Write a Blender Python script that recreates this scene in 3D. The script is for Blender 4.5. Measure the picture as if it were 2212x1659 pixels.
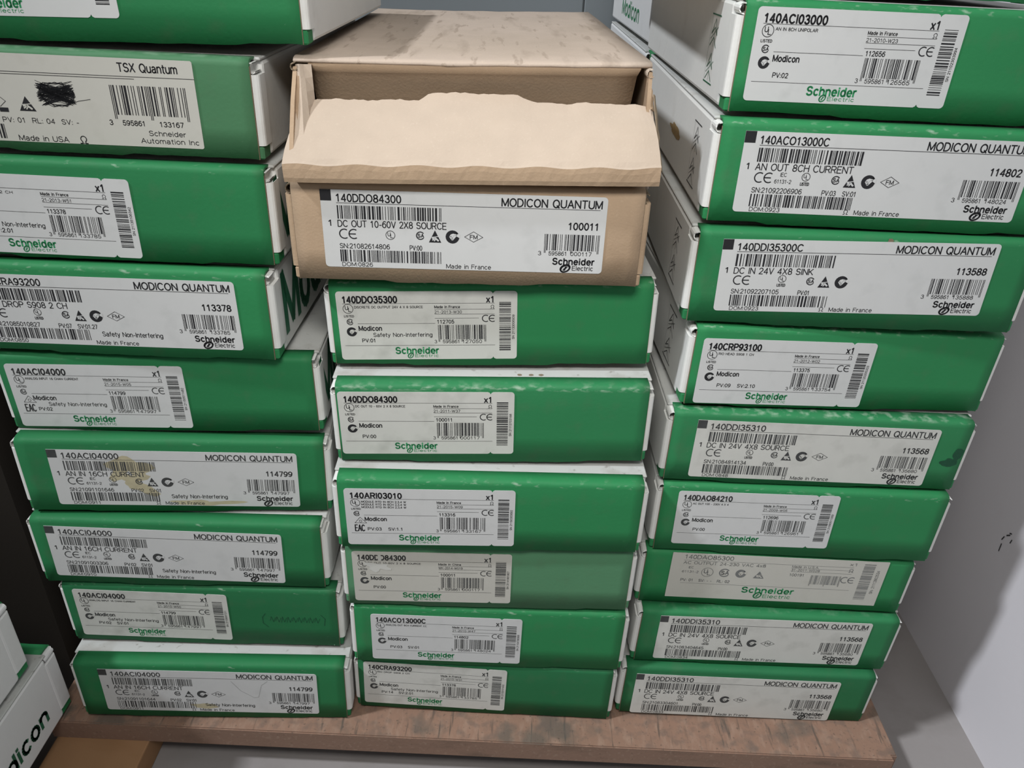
import bpy, bmesh, math, random
from mathutils import Vector, Matrix, Euler
random.seed(7)
for o in list(bpy.data.objects): bpy.data.objects.remove(o, do_unlink=True)
S = bpy.context.scene
COL = S.collection

# ------------------------------------------------------------ camera, world, lights
cd = bpy.data.cameras.new('camera'); cam = bpy.data.objects.new('camera', cd); COL.objects.link(cam)
PITCH, ROLL, FPX = 0.5200, 0.0467, 1657.5
Fw = Vector((0, math.cos(PITCH), -math.sin(PITCH))); R0 = Vector((1, 0, 0)); U0 = R0.cross(Fw)
Rr = math.cos(ROLL)*R0 + math.sin(ROLL)*U0; Ur = -math.sin(ROLL)*R0 + math.cos(ROLL)*U0
m = Matrix((Rr, Ur, -Fw)).transposed().to_4x4(); m.translation = (0, -0.42603, 0.54384)
cam.matrix_world = m
cd.sensor_width = 36; cd.lens = FPX/2212*36; cd.clip_start = .01; cd.clip_end = 50
S.camera = cam
S.view_settings.view_transform = 'Standard'; S.view_settings.look = 'None'
S.view_settings.gamma = 1; S.view_settings.use_curve_mapping = False
S.view_settings.exposure = 0.0

w = bpy.data.worlds.new('room_light'); S.world = w; w.use_nodes = True
bg = w.node_tree.nodes['Background']; bg.inputs[0].default_value = (.95, .98, 1.0, 1); bg.inputs[1].default_value = .235

def light(name, kind, loc, direction, energy, color, **kw):
    d = bpy.data.lights.new(name, kind); o = bpy.data.objects.new(name, d); COL.objects.link(o)
    o.location = loc; o.rotation_euler = Vector(direction).to_track_quat('-Z', 'Y').to_euler()
    d.energy = energy; d.color = color
    for k, v in kw.items(): setattr(d, k, v)
    return o
light('window_daylight', 'SUN', (-2, -1, 1.2), (1, .36, -1.28), 2.25, (.90, .94, 1), angle=math.radians(4))
light('front_fill', 'AREA', (-.02, -.51, .92), (.015, .51, -.53), 1.00, (1, .98, .95), shape='RECTANGLE', size=.30, size_y=.16, spread=math.radians(80))  # added fill lamp above the camera; narrow spread imitates lens vignetting

# ------------------------------------------------------------ materials
def mat(name, color, rough=.75, var=.06, vscale=40, bump=.02, bscale=400, spec=.25, extra=None):
    M = bpy.data.materials.new(name); M.use_nodes = True; nt = M.node_tree; N = nt.nodes; L = nt.links
    b = N['Principled BSDF']; b.inputs['Roughness'].default_value = rough
    b.inputs['Specular IOR Level'].default_value = spec
    tc = N.new('ShaderNodeTexCoord')
    n = N.new('ShaderNodeTexNoise'); n.inputs['Scale'].default_value = vscale; n.inputs['Detail'].default_value = 6
    L.new(tc.outputs['Object'], n.inputs['Vector'])
    mx = N.new('ShaderNodeMixRGB'); mx.inputs[1].default_value = (*[c*(1-var) for c in color], 1)
    mx.inputs[2].default_value = (*[min(1, c*(1+var)) for c in color], 1); L.new(n.outputs['Fac'], mx.inputs[0])
    out = mx.outputs[0]
    if extra: out = extra(nt, tc, out)
    L.new(out, b.inputs['Base Color'])
    n2 = N.new('ShaderNodeTexNoise'); n2.inputs['Scale'].default_value = bscale; n2.inputs['Detail'].default_value = 3
    L.new(tc.outputs['Object'], n2.inputs['Vector'])
    bp = N.new('ShaderNodeBump'); bp.inputs['Strength'].default_value = bump*10; bp.inputs['Distance'].default_value = .0005
    L.new(n2.outputs['Fac'], bp.inputs['Height']); L.new(bp.outputs[0], b.inputs['Normal'])
    return M

def ramp(nt, fac, p0, p1):
    r = nt.nodes.new('ShaderNodeValToRGB'); r.color_ramp.elements[0].position = p0; r.color_ramp.elements[1].position = p1
    nt.links.new(fac, r.inputs[0]); return r.outputs[0]
def math_n(nt, op, a, b):
    n = nt.nodes.new('ShaderNodeMath'); n.operation = op
    for i, v in enumerate((a, b)):
        if isinstance(v, (int, float)): n.inputs[i].default_value = v
        else: nt.links.new(v, n.inputs[i])
    return n.outputs[0]
def mixto(nt, fac, base, col):
    n = nt.nodes.new('ShaderNodeMixRGB'); nt.links.new(fac, n.inputs[0]); nt.links.new(base, n.inputs[1]); n.inputs[2].default_value = (*col, 1)
    return n.outputs[0]
def noise_out(nt, tc, scale, vec=None, stretch=None, detail=5):
    n = nt.nodes.new('ShaderNodeTexNoise'); n.inputs['Scale'].default_value = scale; n.inputs['Detail'].default_value = detail
    src = tc.outputs['Object']
    if stretch:
        mp = nt.nodes.new('ShaderNodeMapping'); mp.inputs['Scale'].default_value = stretch
        nt.links.new(src, mp.inputs[0]); src = mp.outputs[0]
    nt.links.new(src, n.inputs['Vector']); return n.outputs['Fac']

def crease_wear(amount, wearcol, z0=.0567):
    # scuffed ink along the folded upper edge (fixed to the sheet itself: local z close to the fold)
    def f(nt, tc, base):
        sp = nt.nodes.new('ShaderNodeSeparateXYZ'); nt.links.new(tc.outputs['Object'], sp.inputs[0])
        dz = math_n(nt, 'ABSOLUTE', math_n(nt, 'SUBTRACT', sp.outputs['Z'], z0), 0)
        near = math_n(nt, 'SUBTRACT', 1.0, math_n(nt, 'MULTIPLY', dz, 1/.0026))
        near = math_n(nt, 'MAXIMUM', near, 0)
        ns = ramp(nt, noise_out(nt, tc, 150, stretch=(1, 1, 2.5)), .66-amount, .80-amount*.6)
        k = math_n(nt, 'MULTIPLY', near, ns)
        o = mixto(nt, k, base, wearcol)
        spk = ramp(nt, noise_out(nt, tc, 420), .70, .78)
        o = mixto(nt, math_n(nt, 'MULTIPLY', spk, .18), o, wearcol)
        return o
    return f
def grime(color, p0, p1, amt, scale=60, stretch=None):
    def f(nt, tc, base):
        k = math_n(nt, 'MULTIPLY', ramp(nt, noise_out(nt, tc, scale, stretch=stretch, detail=8), p0, p1), amt)
        return mixto(nt, k, base, color)
    return f
def chain(*fs):
    def f(nt, tc, base):
        for g in fs: base = g(nt, tc, base)
        return base
    return f

WEAR = (.30, .42, .31)
G = {}
for key, colr, am in [('a', (.021, .178, .062), .03), ('b', (.024, .205, .070), .09), ('c', (.026, .190, .070), .17),
                      ('worn', (.062, .180, .085), .24), ('faded', (.085, .23, .118), .02), ('dull', (.020, .150, .056), .05)]:
    G[key] = mat('green_card_'+key, colr, rough=.62, var=.07, vscale=25, extra=chain(crease_wear(am, WEAR), grime((.10, .13, .08), .55, .8, .25)))
WHITE = mat('white_card', (.70, .70, .67), rough=.8, var=.04, extra=grime((.38, .34, .28), .58, .82, .35, 30))
WHITE2 = mat('white_card_clean', (.72, .72, .71), rough=.8, var=.03, extra=grime((.4, .36, .3), .62, .85, .22, 24))
LIDW = mat('white_card_shaded_grubby_lid', (.47, .475, .455), rough=.85, var=.05, extra=chain(grime((.25, .22, .18), .54, .76, .55, 45), grime((.16, .14, .11), .64, .72, .5, 160)))  # white darkened to carry shade on the lid strips, plus patchy real dirt
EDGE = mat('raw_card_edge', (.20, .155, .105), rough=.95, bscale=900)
KRAFT = mat('kraft_card', (.41, .295, .195), rough=.85, var=.09, vscale=60, bump=.03, bscale=700,
            extra=chain(grime((.48, .36, .25), .60, .66, .25, 500), grime((.22, .15, .09), .56, .80, .55, 18)))
KRAFT_IN = mat('kraft_card_inside', (.47, .385, .305), rough=.9, var=.08, vscale=60, bump=.03, bscale=700,
            extra=chain(grime((.56, .47, .38), .62, .68, .2, 500), grime((.38, .30, .225), .50, .80, .6, 14)))
KRAFT_LID = mat('kraft_card_lid', (.49, .40, .325), rough=.85, var=.08, vscale=50, bump=.03, bscale=700,
            extra=chain(grime((.22, .17, .125), .54, .74, .55, 34, (1.8, .3, 1)), grime((.26, .20, .15), .60, .66, .5, 160, (1, .12, 1)), grime((.36, .29, .22), .45, .75, .5, 9), grime((.58, .47, .36), .60, .66, .3, 500)))
PAPER = mat('label_paper', (.565, .57, .56), rough=.45, var=.035, vscale=80, bump=.006, extra=grime((.40, .41, .40), .56, .78, .35, 70))
PAPER_D = mat('label_paper_dirty', (.56, .56, .52), rough=.5, var=.05, vscale=80, bump=.006, extra=grime((.30, .30, .27), .50, .76, .42, 60))
PAPER_Y = mat('label_paper_cream', (.50, .49, .44), rough=.5, var=.04, vscale=80, bump=.006, extra=grime((.36, .35, .30), .56, .78, .3, 80))
INK = mat('black_ink', (.022, .022, .024), rough=.5, var=.1, spec=.2)
INK2 = mat('worn_black_ink', (.055, .057, .057), rough=.55, var=.25, vscale=300, spec=.2)
INK3 = mat('faded_grey_ink', (.17, .175, .17), rough=.6, var=.25, vscale=300, spec=.2)
GINK = mat('green_ink', (.03, .26, .10), rough=.5, var=.1)
DGINK = mat('dark_green_ink', (.02, .12, .06), rough=.5, var=.1)
PENCIL = mat('pencil_grey', (.05, .05, .05), rough=.6)
STAIN = mat('brown_stain', (.36, .25, .12), rough=.7, var=.3, vscale=200)
TAN = mat('tan_stain', (.45, .405, .27), rough=.6, var=.25, vscale=150)
SMUDGE = mat('dark_smudge', (.012, .07, .035), rough=.7, var=.3, vscale=200)
WALL = mat('painted_wall', (.66, .64, .66), rough=.85, var=.03, vscale=8, bump=.02, bscale=120, extra=grime((.50, .48, .47), .6, .85, .3, 9))
BACKW = mat('back_wall_paint', (.29, .32, .335), rough=.8, var=.05, vscale=6, bump=.01)
FLOORM = mat('grey_ledge_paint', (.27, .25, .24), rough=.85, var=.08, vscale=14, bump=.03, bscale=200, extra=grime((.17, .155, .14), .52, .75, .4, 20))
DARK = mat('near_black_brown', (.016, .012, .009), rough=.8, var=.2, vscale=10)  # near-black brown for the solid block left of the stacks
WOOD = mat('plywood', (.255, .155, .108), rough=.8, var=.10, vscale=18, bump=.03, bscale=300,
           extra=chain(grime((.33, .225, .165), .50, .72, .6, 220, (1, .35, 1)), grime((.09, .07, .055), .60, .68, .75, 260, (1, .10, 1)), grime((.085, .085, .072), .53, .66, .65, 30),
                       grime((.08, .065, .05), .62, .70, .6, 420), grime((.14, .105, .085), .52, .66, .5, 110)))
WOODE = mat('plywood_edge', (.23, .145, .105), rough=.8, var=.08, vscale=30, bump=.03, bscale=400, extra=chain(grime((.13, .09, .065), .56, .72, .6, 70, (.3, 1, 1)), grime((.10, .075, .055), .62, .7, .5, 400), grime((.33, .24, .18), .58, .7, .4, 300)))
BATTEN = mat('pine_batten', (.30, .17, .085), rough=.8, var=.12, vscale=25, bump=.02, extra=grime((.24, .13, .06), .55, .7, .5, 40, (.3, 1, 2)))

# ------------------------------------------------------------ mesh helpers
def obj(name, mesh, parent=None, material=None, **props):
    o = bpy.data.objects.new(name, mesh); COL.objects.link(o)
    if material is not None: mesh.materials.clear(); mesh.materials.append(material)
    if parent is not None: o.parent = parent
    for k, v in props.items(): o[k] = v
    return o
def mesh_pd(name, V, Fc):
    me = bpy.data.meshes.new(name); me.from_pydata(V, [], Fc); me.update(); return me
def box_mesh(name, x0, x1, y0, y1, z0, z1, bev=0, seg=2, jit=0, edges=None):
    bm = bmesh.new(); bmesh.ops.create_cube(bm, size=1)
    for v in bm.verts:
        v.co = Vector((x0+(v.co.x+.5)*(x1-x0), y0+(v.co.y+.5)*(y1-y0), z0+(v.co.z+.5)*(z1-z0)))
    if bev:
        es = bm.edges[:] if edges is None else [e for e in bm.edges if edges(e)]
        bmesh.ops.bevel(bm, geom=es, offset=bev, segments=seg, affect='EDGES', profile=.5)
    me = bpy.data.meshes.new(name); bm.to_mesh(me); bm.free(); return me
def empty(name, loc, rot=(0, 0, 0), **props):
    o = bpy.data.objects.new(name, None); COL.objects.link(o); o.location = loc; o.rotation_euler = rot
    o.empty_display_size = .05
    for k, v in props.items(): o[k] = v
    return o
def shade(me, smooth=True):
    for p in me.polygons: p.use_smooth = smooth

# print layer: flat ink geometry in a label's own plane (x right, z up)
# a plain grotesque drawn with strokes: each glyph is (advance, [polylines]); caps are 1 high
def _arc(cx, cy, rx, ry, a0, a1):
    n = max(4, int(abs(a1-a0)/24))
    return [(cx+rx*math.cos(math.radians(a0+(a1-a0)*i/n)), cy+ry*math.sin(math.radians(a0+(a1-a0)*i/n))) for i in range(n+1)]
GLY = {
 ' ': (.30, []), 'A': (.70, [[(0, 0), (.35, 1), (.70, 0)], [(.12, .34), (.58, .34)]]),
 'B': (.62, [[(0, 0), (0, 1), (.33, 1)]+_arc(.33, .76, .25, .24, 90, -90)+[(0, .52)], [(.33, .52)]+_arc(.35, .26, .27, .26, 90, -90)+[(0, 0)]]),
 'C': (.70, [_arc(.38, .5, .38, .5, 42, 318)]), 'D': (.66, [[(0, 0), (0, 1), (.26, 1)]+_arc(.26, .5, .40, .5, 90, -90)+[(0, 0)]]),
 'E': (.58, [[(.56, 1), (0, 1), (0, 0), (.58, 0)], [(0, .53), (.52, .53)]]), 'F': (.54, [[(.54, 1), (0, 1), (0, 0)], [(0, .52), (.48, .52)]]),
 'G': (.74, [_arc(.38, .5, .38, .5, 42, 330), [(.42, .46), (.74, .46), (.74, .02)]]), 'H': (.64, [[(0, 0), (0, 1)], [(.64, 0), (.64, 1)], [(0, .53), (.64, .53)]]),
 'I': (.06, [[(.03, 0), (.03, 1)]]), 'K': (.64, [[(0, 0), (0, 1)], [(.60, 1), (0, .38)], [(.2, .56), (.64, 0)]]), 'L': (.52, [[(0, 1), (0, 0), (.52, 0)]]),
 'M': (.78, [[(0, 0), (0, 1), (.39, .08), (.78, 1), (.78, 0)]]), 'N': (.66, [[(0, 0), (0, 1), (.66, 0), (.66, 1)]]), 'O': (.76, [_arc(.38, .5, .38, .5, 0, 360)]),
 'P': (.60, [[(0, 0), (0, 1), (.34, 1)]+_arc(.34, .73, .26, .27, 90, -90)+[(0, .46)]]), 'Q': (.78, [_arc(.38, .5, .38, .5, 0, 360), [(.48, .26), (.76, -.04)]]),
 'R': (.64, [[(0, 0), (0, 1), (.36, 1)]+_arc(.36, .74, .26, .26, 90, -90)+[(0, .48)], [(.36, .48), (.62, 0)]]),
 'S': (.60, [_arc(.30, .75, .27, .25, 20, 255)+_arc(.30, .26, .30, .26, 75, -160)]), 'T': (.64, [[(0, 1), (.64, 1)], [(.32, 1), (.32, 0)]]),
 'U': (.64, [[(0, 1), (0, .32)]+_arc(.32, .32, .32, .32, 180, 360)+[(.64, 1)]]), 'V': (.66, [[(0, 1), (.33, 0), (.66, 1)]]),
 'W': (.94, [[(0, 1), (.24, 0), (.47, .95), (.70, 0), (.94, 1)]]), 'X': (.64, [[(0, 0), (.62, 1)], [(.02, 1), (.64, 0)]]), 'Y': (.66, [[(0, 1), (.33, .44), (.66, 1)], [(.33, .44), (.33, 0)]]),
 'Z': (.6, [[(0, 1), (.58, 1), (0, 0), (.6, 0)]]),
 '0': (.54, [_arc(.27, .5, .27, .5, 0, 360)]), '1': (.50, [[(.06, .76), (.28, .98), (.28, 0)]]), '2': (.54, [_arc(.27, .72, .26, .28, 165, -25)+[(.01, 0), (.54, 0)]]),
 '3': (.54, [_arc(.26, .76, .23, .24, 160, -90), _arc(.27, .26, .27, .26, 90, -165)]), '4': (.56, [[(.42, 0), (.42, 1), (0, .27), (.56, .27)]]),
 '5': (.54, [[(.50, 1), (.10, 1), (.04, .50)]+_arc(.27, .32, .27, .32, 140, -160)]), '6': (.54, [_arc(.27, .32, .27, .32, 0, 360), _arc(.34, .42, .34, .58, 58, 195)]),
 '7': (.52, [[(0, 1), (.52, 1), (.18, 0)]]), '8': (.54, [_arc(.27, .76, .23, .24, 0, 360), _arc(.27, .26, .27, .26, 0, 360)]), '9': (.54, [_arc(.27, .68, .27, .32, 0, 360), _arc(.20, .58, .34, .58, -122, 15)]),
 ':': (.10, [[(.05, .02), (.05, .10)], [(.05, .56), (.05, .64)]]), '.': (.10, [[(.05, 0), (.05, .08)]]), ',': (.10, [[(.06, .08), (.02, -.12)]]), '-': (.34, [[(.02, .36), (.32, .36)]]),
 'a': (.50, [_arc(.24, .50, .21, .22, 150, 0)+[(.45, .06), (.50, .0)], [(.45, .42)]+_arc(.22, .20, .21, .20, 90, 300)+[(.45, .16)]]),
 'b': (.52, [[(0, 1), (0, 0)], _arc(.26, .36, .25, .36, 0, 360)]), 'c': (.48, [_arc(.26, .36, .25, .36, 45, 315)]), 'd': (.52, [[(.51, 1), (.51, 0)], _arc(.26, .36, .25, .36, 0, 360)]),
 'e': (.50, [[(.01, .38), (.50, .38)]+_arc(.26, .36, .25, .36, 5, 318)]), 'f': (.28, [_arc(.24, .84, .12, .16, 80, 180)+[(.12, 0)], [(0, .70), (.28, .70)]]),
 'g': (.52, [_arc(.26, .36, .25, .36, 0, 360), [(.51, .72), (.51, -.06)]+_arc(.27, -.06, .24, .20, 0, -150)]), 'h': (.48, [[(0, 1), (0, 0)], _arc(.24, .47, .23, .25, 170, 0)+[(.47, 0)]]),
 'i': (.06, [[(.03, 0), (.03, .72)], [(.03, .92), (.03, 1)]]), 'k': (.46, [[(0, 1), (0, 0)], [(.43, .72), (0, .28)], [(.16, .42), (.46, 0)]]), 'l': (.06, [[(.03, 0), (.03, 1)]]),
 'm': (.78, [[(0, .72), (0, 0)], _arc(.20, .50, .19, .22, 170, 0)+[(.39, 0)], _arc(.59, .50, .19, .22, 170, 0)+[(.78, 0)]]), 'n': (.48, [[(0, .72), (0, 0)], _arc(.24, .47, .23, .25, 170, 0)+[(.47, 0)]]),
 'o': (.52, [_arc(.26, .36, .26, .36, 0, 360)]), 'r': (.30, [[(0, .72), (0, 0)], _arc(.24, .44, .23, .28, 175, 80)]), 's': (.44, [_arc(.22, .54, .19, .18, 25, 250)+_arc(.22, .19, .21, .19, 75, -155)]),
 't': (.28, [[(.12, .95), (.12, .14)]+_arc(.24, .14, .12, .14, 180, 280), [(0, .70), (.28, .70)]]), 'u': (.48, [[(0, .72), (0, .25)]+_arc(.24, .25, .24, .25, 180, 350), [(.48, .72), (.48, 0)]]),
 'x': (.46, [[(0, 0), (.46, .72)], [(0, .72), (.46, 0)]]), 'y': (.48, [[(0, .72), (.24, .0)], [(.48, .72), (.18, -.24), (.04, -.24)]]), 'w': (.7, [[(0, .72), (.17, 0), (.35, .7), (.53, 0), (.7, .72)]]),
}
class Ink:
    def __init__(s, lw=1, lh=1, sign=1): s.V = []; s.F = []; s.lw = lw; s.lh = lh; s.cut = set(); s.knock = False
    def new(s): return s
    def P(s, u, v): return (u*s.lw, (1-v)*s.lh)
    def quad(s, pts):
        n = len(s.V); s.V += pts
        if s.knock: s.cut.add(len(s.F))
        s.F.append(tuple(range(n, n+len(pts))))
    def rect(s, u0, v0, u1, v1): s.quad([s.P(u0, v1), s.P(u1, v1), s.P(u1, v0), s.P(u0, v0)])
    def text(s, t, u0, v0, u1, v1, bold=0.0, rot=False):
        # text from u0 to u1, capitals from v0 (top) down to the baseline v1; rot: reads upwards
        gap = .20+bold*2; x = 0; runs = []
        for ch in t:
            adv, pl = GLY[ch]
            runs += [[(x+a, b) for a, b in q] for q in pl]; x += adv+gap
        tot = x-gap
        A, Bm = s.P(u0, v1), s.P(u1, v0); W_, H_ = Bm[0]-A[0], Bm[1]-A[1]
        sw = .145+bold*2.7
        for q in runs:
            if not rot: pts = [(A[0]+a/tot*W_, A[1]+b*H_) for a, b in q]; wd = sw*H_
            else: pts = [(A[0]+W_-b*W_, A[1]+a/tot*H_) for a, b in q]; wd = sw*W_
            s.stroke(pts, wd)
    def stroke(s, pts, wd):
        # pts in metres-plane
        for (a, b) in zip(pts[:-1], pts[1:]):
            dx, dz = b[0]-a[0], b[1]-a[1]; l = math.hypot(dx, dz) or 1e-9; nx, nz = -dz/l*wd/2, dx/l*wd/2
            ex, ez = dx/l*wd*.3, dz/l*wd*.3
            s.quad([(a[0]-ex+nx, a[1]-ez+nz), (a[0]-ex-nx, a[1]-ez-nz), (b[0]+ex-nx, b[1]+ez-nz), (b[0]+ex+nx, b[1]+ez+nz)])
    def arc(s, cu, cv, r, wd, a0=0, a1=360, n=18, sx=1):
        c = s.P(cu, cv); r0, r1 = r-wd/2, r+wd/2
        for i in range(n):
            t0 = math.radians(a0+(a1-a0)*i/n); t1 = math.radians(a0+(a1-a0)*(i+1)/n)
            s.quad([(c[0]+sx*r0*math.cos(t0), c[1]+r0*math.sin(t0)), (c[0]+sx*r1*math.cos(t0), c[1]+r1*math.sin(t0)),
                    (c[0]+sx*r1*math.cos(t1), c[1]+r1*math.sin(t1)), (c[0]+sx*r0*math.cos(t1), c[1]+r0*math.sin(t1))])
    def disc(s, cu, cv, r, n=20):
        c = s.P(cu, cv); s.quad([(c[0]+r*math.cos(i*math.tau/n), c[1]+r*math.sin(i*math.tau/n)) for i in range(n)])
    def build(s, name, parent, material, y, label=None):
        up = {i for f in s.cut for i in s.F[f]}
        me = mesh_pd(name, [(a, -.00008 if i in up else 0, b) for i, (a, b) in enumerate(s.V)], s.F)
        o = obj(name, me, parent, material); o.location = (0, y, 0)
        if s.cut:
            me.materials.append(parent.data.materials[0])
            for f in s.cut: me.polygons[f].material_index = 1
        if label: o['label'] = label
        return o

class Marks:
    # several separate printed marks, each its own part
    def __init__(s, lw, lh): s.lw = lw; s.lh = lh; s.L = []
    def new(s): s.L.append(Ink(s.lw, s.lh)); return s.L[-1]
    def build(s, *a):
        for q in s.L:
            if q.V: q.build(*a)
Lc = ['0001101','0011001','0010011','0111101','0100011','0110001','0101111','0111011','0110111','0001011']
PAR = ['LLLLLL','LLGLGG','LLGGLG','LLGGGL','LGLLGG','LGGLLG','LGGGLL','LGLGLG','LGLGGL','LGGLGL']
def ean(code):
    b = '101'
    for ch, p in zip(code[1:7], PAR[int(code[0])]):
        c = Lc[int(ch)]; b += c if p == 'L' else ''.join('10'[int(k)] for k in c)[::-1]
    b += '01010'
    for ch in code[7:13]: b += ''.join('10'[int(k)] for k in Lc[int(ch)])
    return b + '101'
def ean_bars(I, code, u0, v0, u1, v1, vg):
    b = ean(code); n = len(b); i = 0
    while i < n:
        if b[i] == '1':
            j = i
            while j < n and b[j] == '1': j += 1
            g = i < 3 or i >= n-3 or 45 <= i < 50
            I.rect(u0+(u1-u0)*i/n, v0, u0+(u1-u0)*j/n, vg if g else v1); i = j
        else: i += 1
def code_bars(I, seed, u0, v0, u1, v1, n=150, vertical=False):
    r = random.Random(seed); i = 0
    while i < n:
        k = r.choice((1, 1, 1, 2, 2, 3)); k = min(k, n-i)
        if vertical: I.rect(u0, v0+(v1-v0)*i/n, u1, v0+(v1-v0)*(i+k)/n)
        else: I.rect(u0+(u1-u0)*i/n, v0, u0+(u1-u0)*(i+k)/n, v1)
        i += k + r.choice((1, 1, 1, 2, 2, 3))
def ctick(I, u, v, r):
    I = I.new()
    # solid disc with a tick knocked out of it, open at the upper right
    I.disc(u, v, r); c = I.P(u, v); I.knock = True
    I.stroke([(c[0]-r*.28, c[1]+r*.02), (c[0]-r*.02, c[1]-r*.34), (c[0]+r*.50, c[1]+r*.30)], r*.34)
    I.quad([(c[0]-r*.30, c[1]-r*.08), (c[0]+r*.05, c[1]-r*.10), (c[0]+r*.45, c[1]+r*.42), (c[0]+r*.10, c[1]+r*.52), (c[0]-r*.25, c[1]+r*.38), (c[0]-r*.42, c[1]+r*.12)])
    I.quad([(c[0]+r*.30, c[1]+r*.25), (c[0]+r*1.05, c[1]-r*.15), (c[0]+r*1.05, c[1]+r*.55)]); I.knock = False
    I.stroke([(c[0]-r*.10, c[1]+r*.10), (c[0]+r*.08, c[1]-r*.12), (c[0]+r*.62, c[1]+r*.62)], r*.24)
def ce(I, u0, v0, u1, v1, wd=.0007):
    I = I.new()
    a = I.P(u0, v0); b = I.P(u1, v1); h = (a[1]-b[1])/2; W = (b[0]-a[0]); cz = (a[1]+b[1])/2
    r = h-wd/2; sx = min(1, (W*.42)/(r*1.1))
    for k, cx in enumerate((a[0]+r*sx, b[0]-W*.42+r*sx)):
        u = cx/I.lw; v = 1-cz/I.lh
        I.arc(u, v, r, wd, 55, 305, 14, sx=sx)
        if k: I.stroke([(cx-r*sx, cz), (cx+r*.35*sx, cz)], wd)
def omega(I, u, v, h):
    I = I.new()
    c = I.P(u, v); r = h*.38; I.arc(u, v-.15*h/I.lh, r, h*.13, -55, 235, 12)
    for s_ in (-1, 1): I.stroke([(c[0]+s_*r*.55, c[1]-r*.75+.15*h), (c[0]+s_*r*.55, c[1]-h*.42), (c[0]+s_*h*.5, c[1]-h*.42)], h*.13)
def esd(I, ut, vt, vb, w_):
    I = I.new()
    # warning triangle with a reaching hand knocked out
    a = I.P(ut, vt); b = I.P(ut, vb); hw = w_/2; h = a[1]-b[1]
    I.quad([(a[0]-hw, b[1]), (a[0]+hw, b[1]), a]); I.knock = True
    I.stroke([(a[0]-hw*.42, b[1]+h*.36), (a[0]-hw*.02, b[1]+h*.40), (a[0]+hw*.52, b[1]+h*.16)], h*.13)
    I.stroke([(a[0]-hw*.40, b[1]+h*.20), (a[0]-hw*.12, b[1]+h*.30)], h*.09); I.stroke([(a[0]-hw*.12, b[1]+h*.14), (a[0]+hw*.06, b[1]+h*.26)], h*.08)
    I.stroke([(a[0]-hw*.50, b[1]+h*.44), (a[0]+hw*.55, b[1]+h*.50)], h*.055); I.knock = False
def ul(I, u, v, r, listed=False, wd=.00035):
    I = I.new()
    I.arc(u, v, r, wd, 0, 360, 20)
    ru, rv = r/I.lw, r/I.lh
    I.text('U', u-.55*ru, v-.6*rv, u-.02*ru, v+.2*rv, .01); I.text('L', u+.08*ru, v-.2*rv, u+.55*ru, v+.6*rv, .01)
def sa(I, u, v, r):
    I = I.new()
    ru, rv = r/I.lw, r/I.lh
    I.arc(u, v, r*.86, r*.24, 35, 325, 16); I.text('SA', u-.55*ru, v-.38*rv, u+.75*ru, v+.4*rv, .03)
def emblem(I, u0, v0, u1, v1):
    a = I.P(u0, v0); b = I.P(u1, v1); cx, cz = (a[0]+b[0])/2, (a[1]+b[1])/2; w_, h = (b[0]-a[0])/2, (a[1]-b[1])/2
    def el(t, k=1): t = math.radians(t); x, z = w_*.78*k*math.cos(t), h*.86*k*math.sin(t); return (cx+x+z*.28*w_/h, cz+z)
    I.stroke([el(t) for t in range(20, 215, 15)], w_*.38); I.stroke([el(t) for t in range(200, 395, 15)], w_*.30)
    I.stroke([(cx+w_*.35, cz+h*.35), (cx+w_*.05, cz+h*.35), (cx+w_*.12, cz+h*.05), (cx-w_*.15, cz-h*.05), (cx-w_*.05, cz-h*.35), (cx-w_*.35, cz-h*.38)], w_*.26)
def logo(I, u0, v0, u1, v1, e0, ev0, e1, ev1, m0, mv0, m1, mv1):
    I.text('Schneider', u0, v0, u1, v1, .030); I.text('Electric', e0, ev0, e1, ev1, .004)
    emblem(I, m0, mv0, m1, mv1)
def line(I, u0, v, u1, t=.00022): I.stroke([I.P(u0, v), I.P(u1, v)], t)

def label_plate(name, lw, lh, parent, material, rad=.0022, notch=None, square_tl=False, th=.0003):
    pts = []
    def corner(cx, cz, a0, r=rad):
        for i in range(6):
            t = math.radians(a0+i*18); pts.append((cx+r*math.cos(t), cz+r*math.sin(t)))
    corner(rad, rad, 180)
    if notch:
        n = notch*lw; q = .0018
        pts.extend([(n-q, 0), (n-q*.35, q*.3), (n, q*.9), (n+q*.35, q*.3), (n+q, 0)])
    corner(lw-rad, rad, 270); corner(lw-rad, lh-rad, 0)
    if notch: pts.extend([(n+q, lh), (n+q*.35, lh-q*.3), (n, lh-q*.9), (n-q*.35, lh-q*.3), (n-q, lh)])
    if square_tl: pts.append((0, lh))
    else: corner(rad, lh-rad, 90)
    k = len(pts)
    V = [(a, 0, b) for a, b in pts]+[(a, -th, b) for a, b in pts]
    Fc = [tuple(range(k, 2*k)), tuple(reversed(range(k)))]+[(i, (i+1) % k, (i+1) % k+k, i+k) for i in range(k)]
    return obj(name, mesh_pd(name, V, Fc), parent, material)

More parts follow.
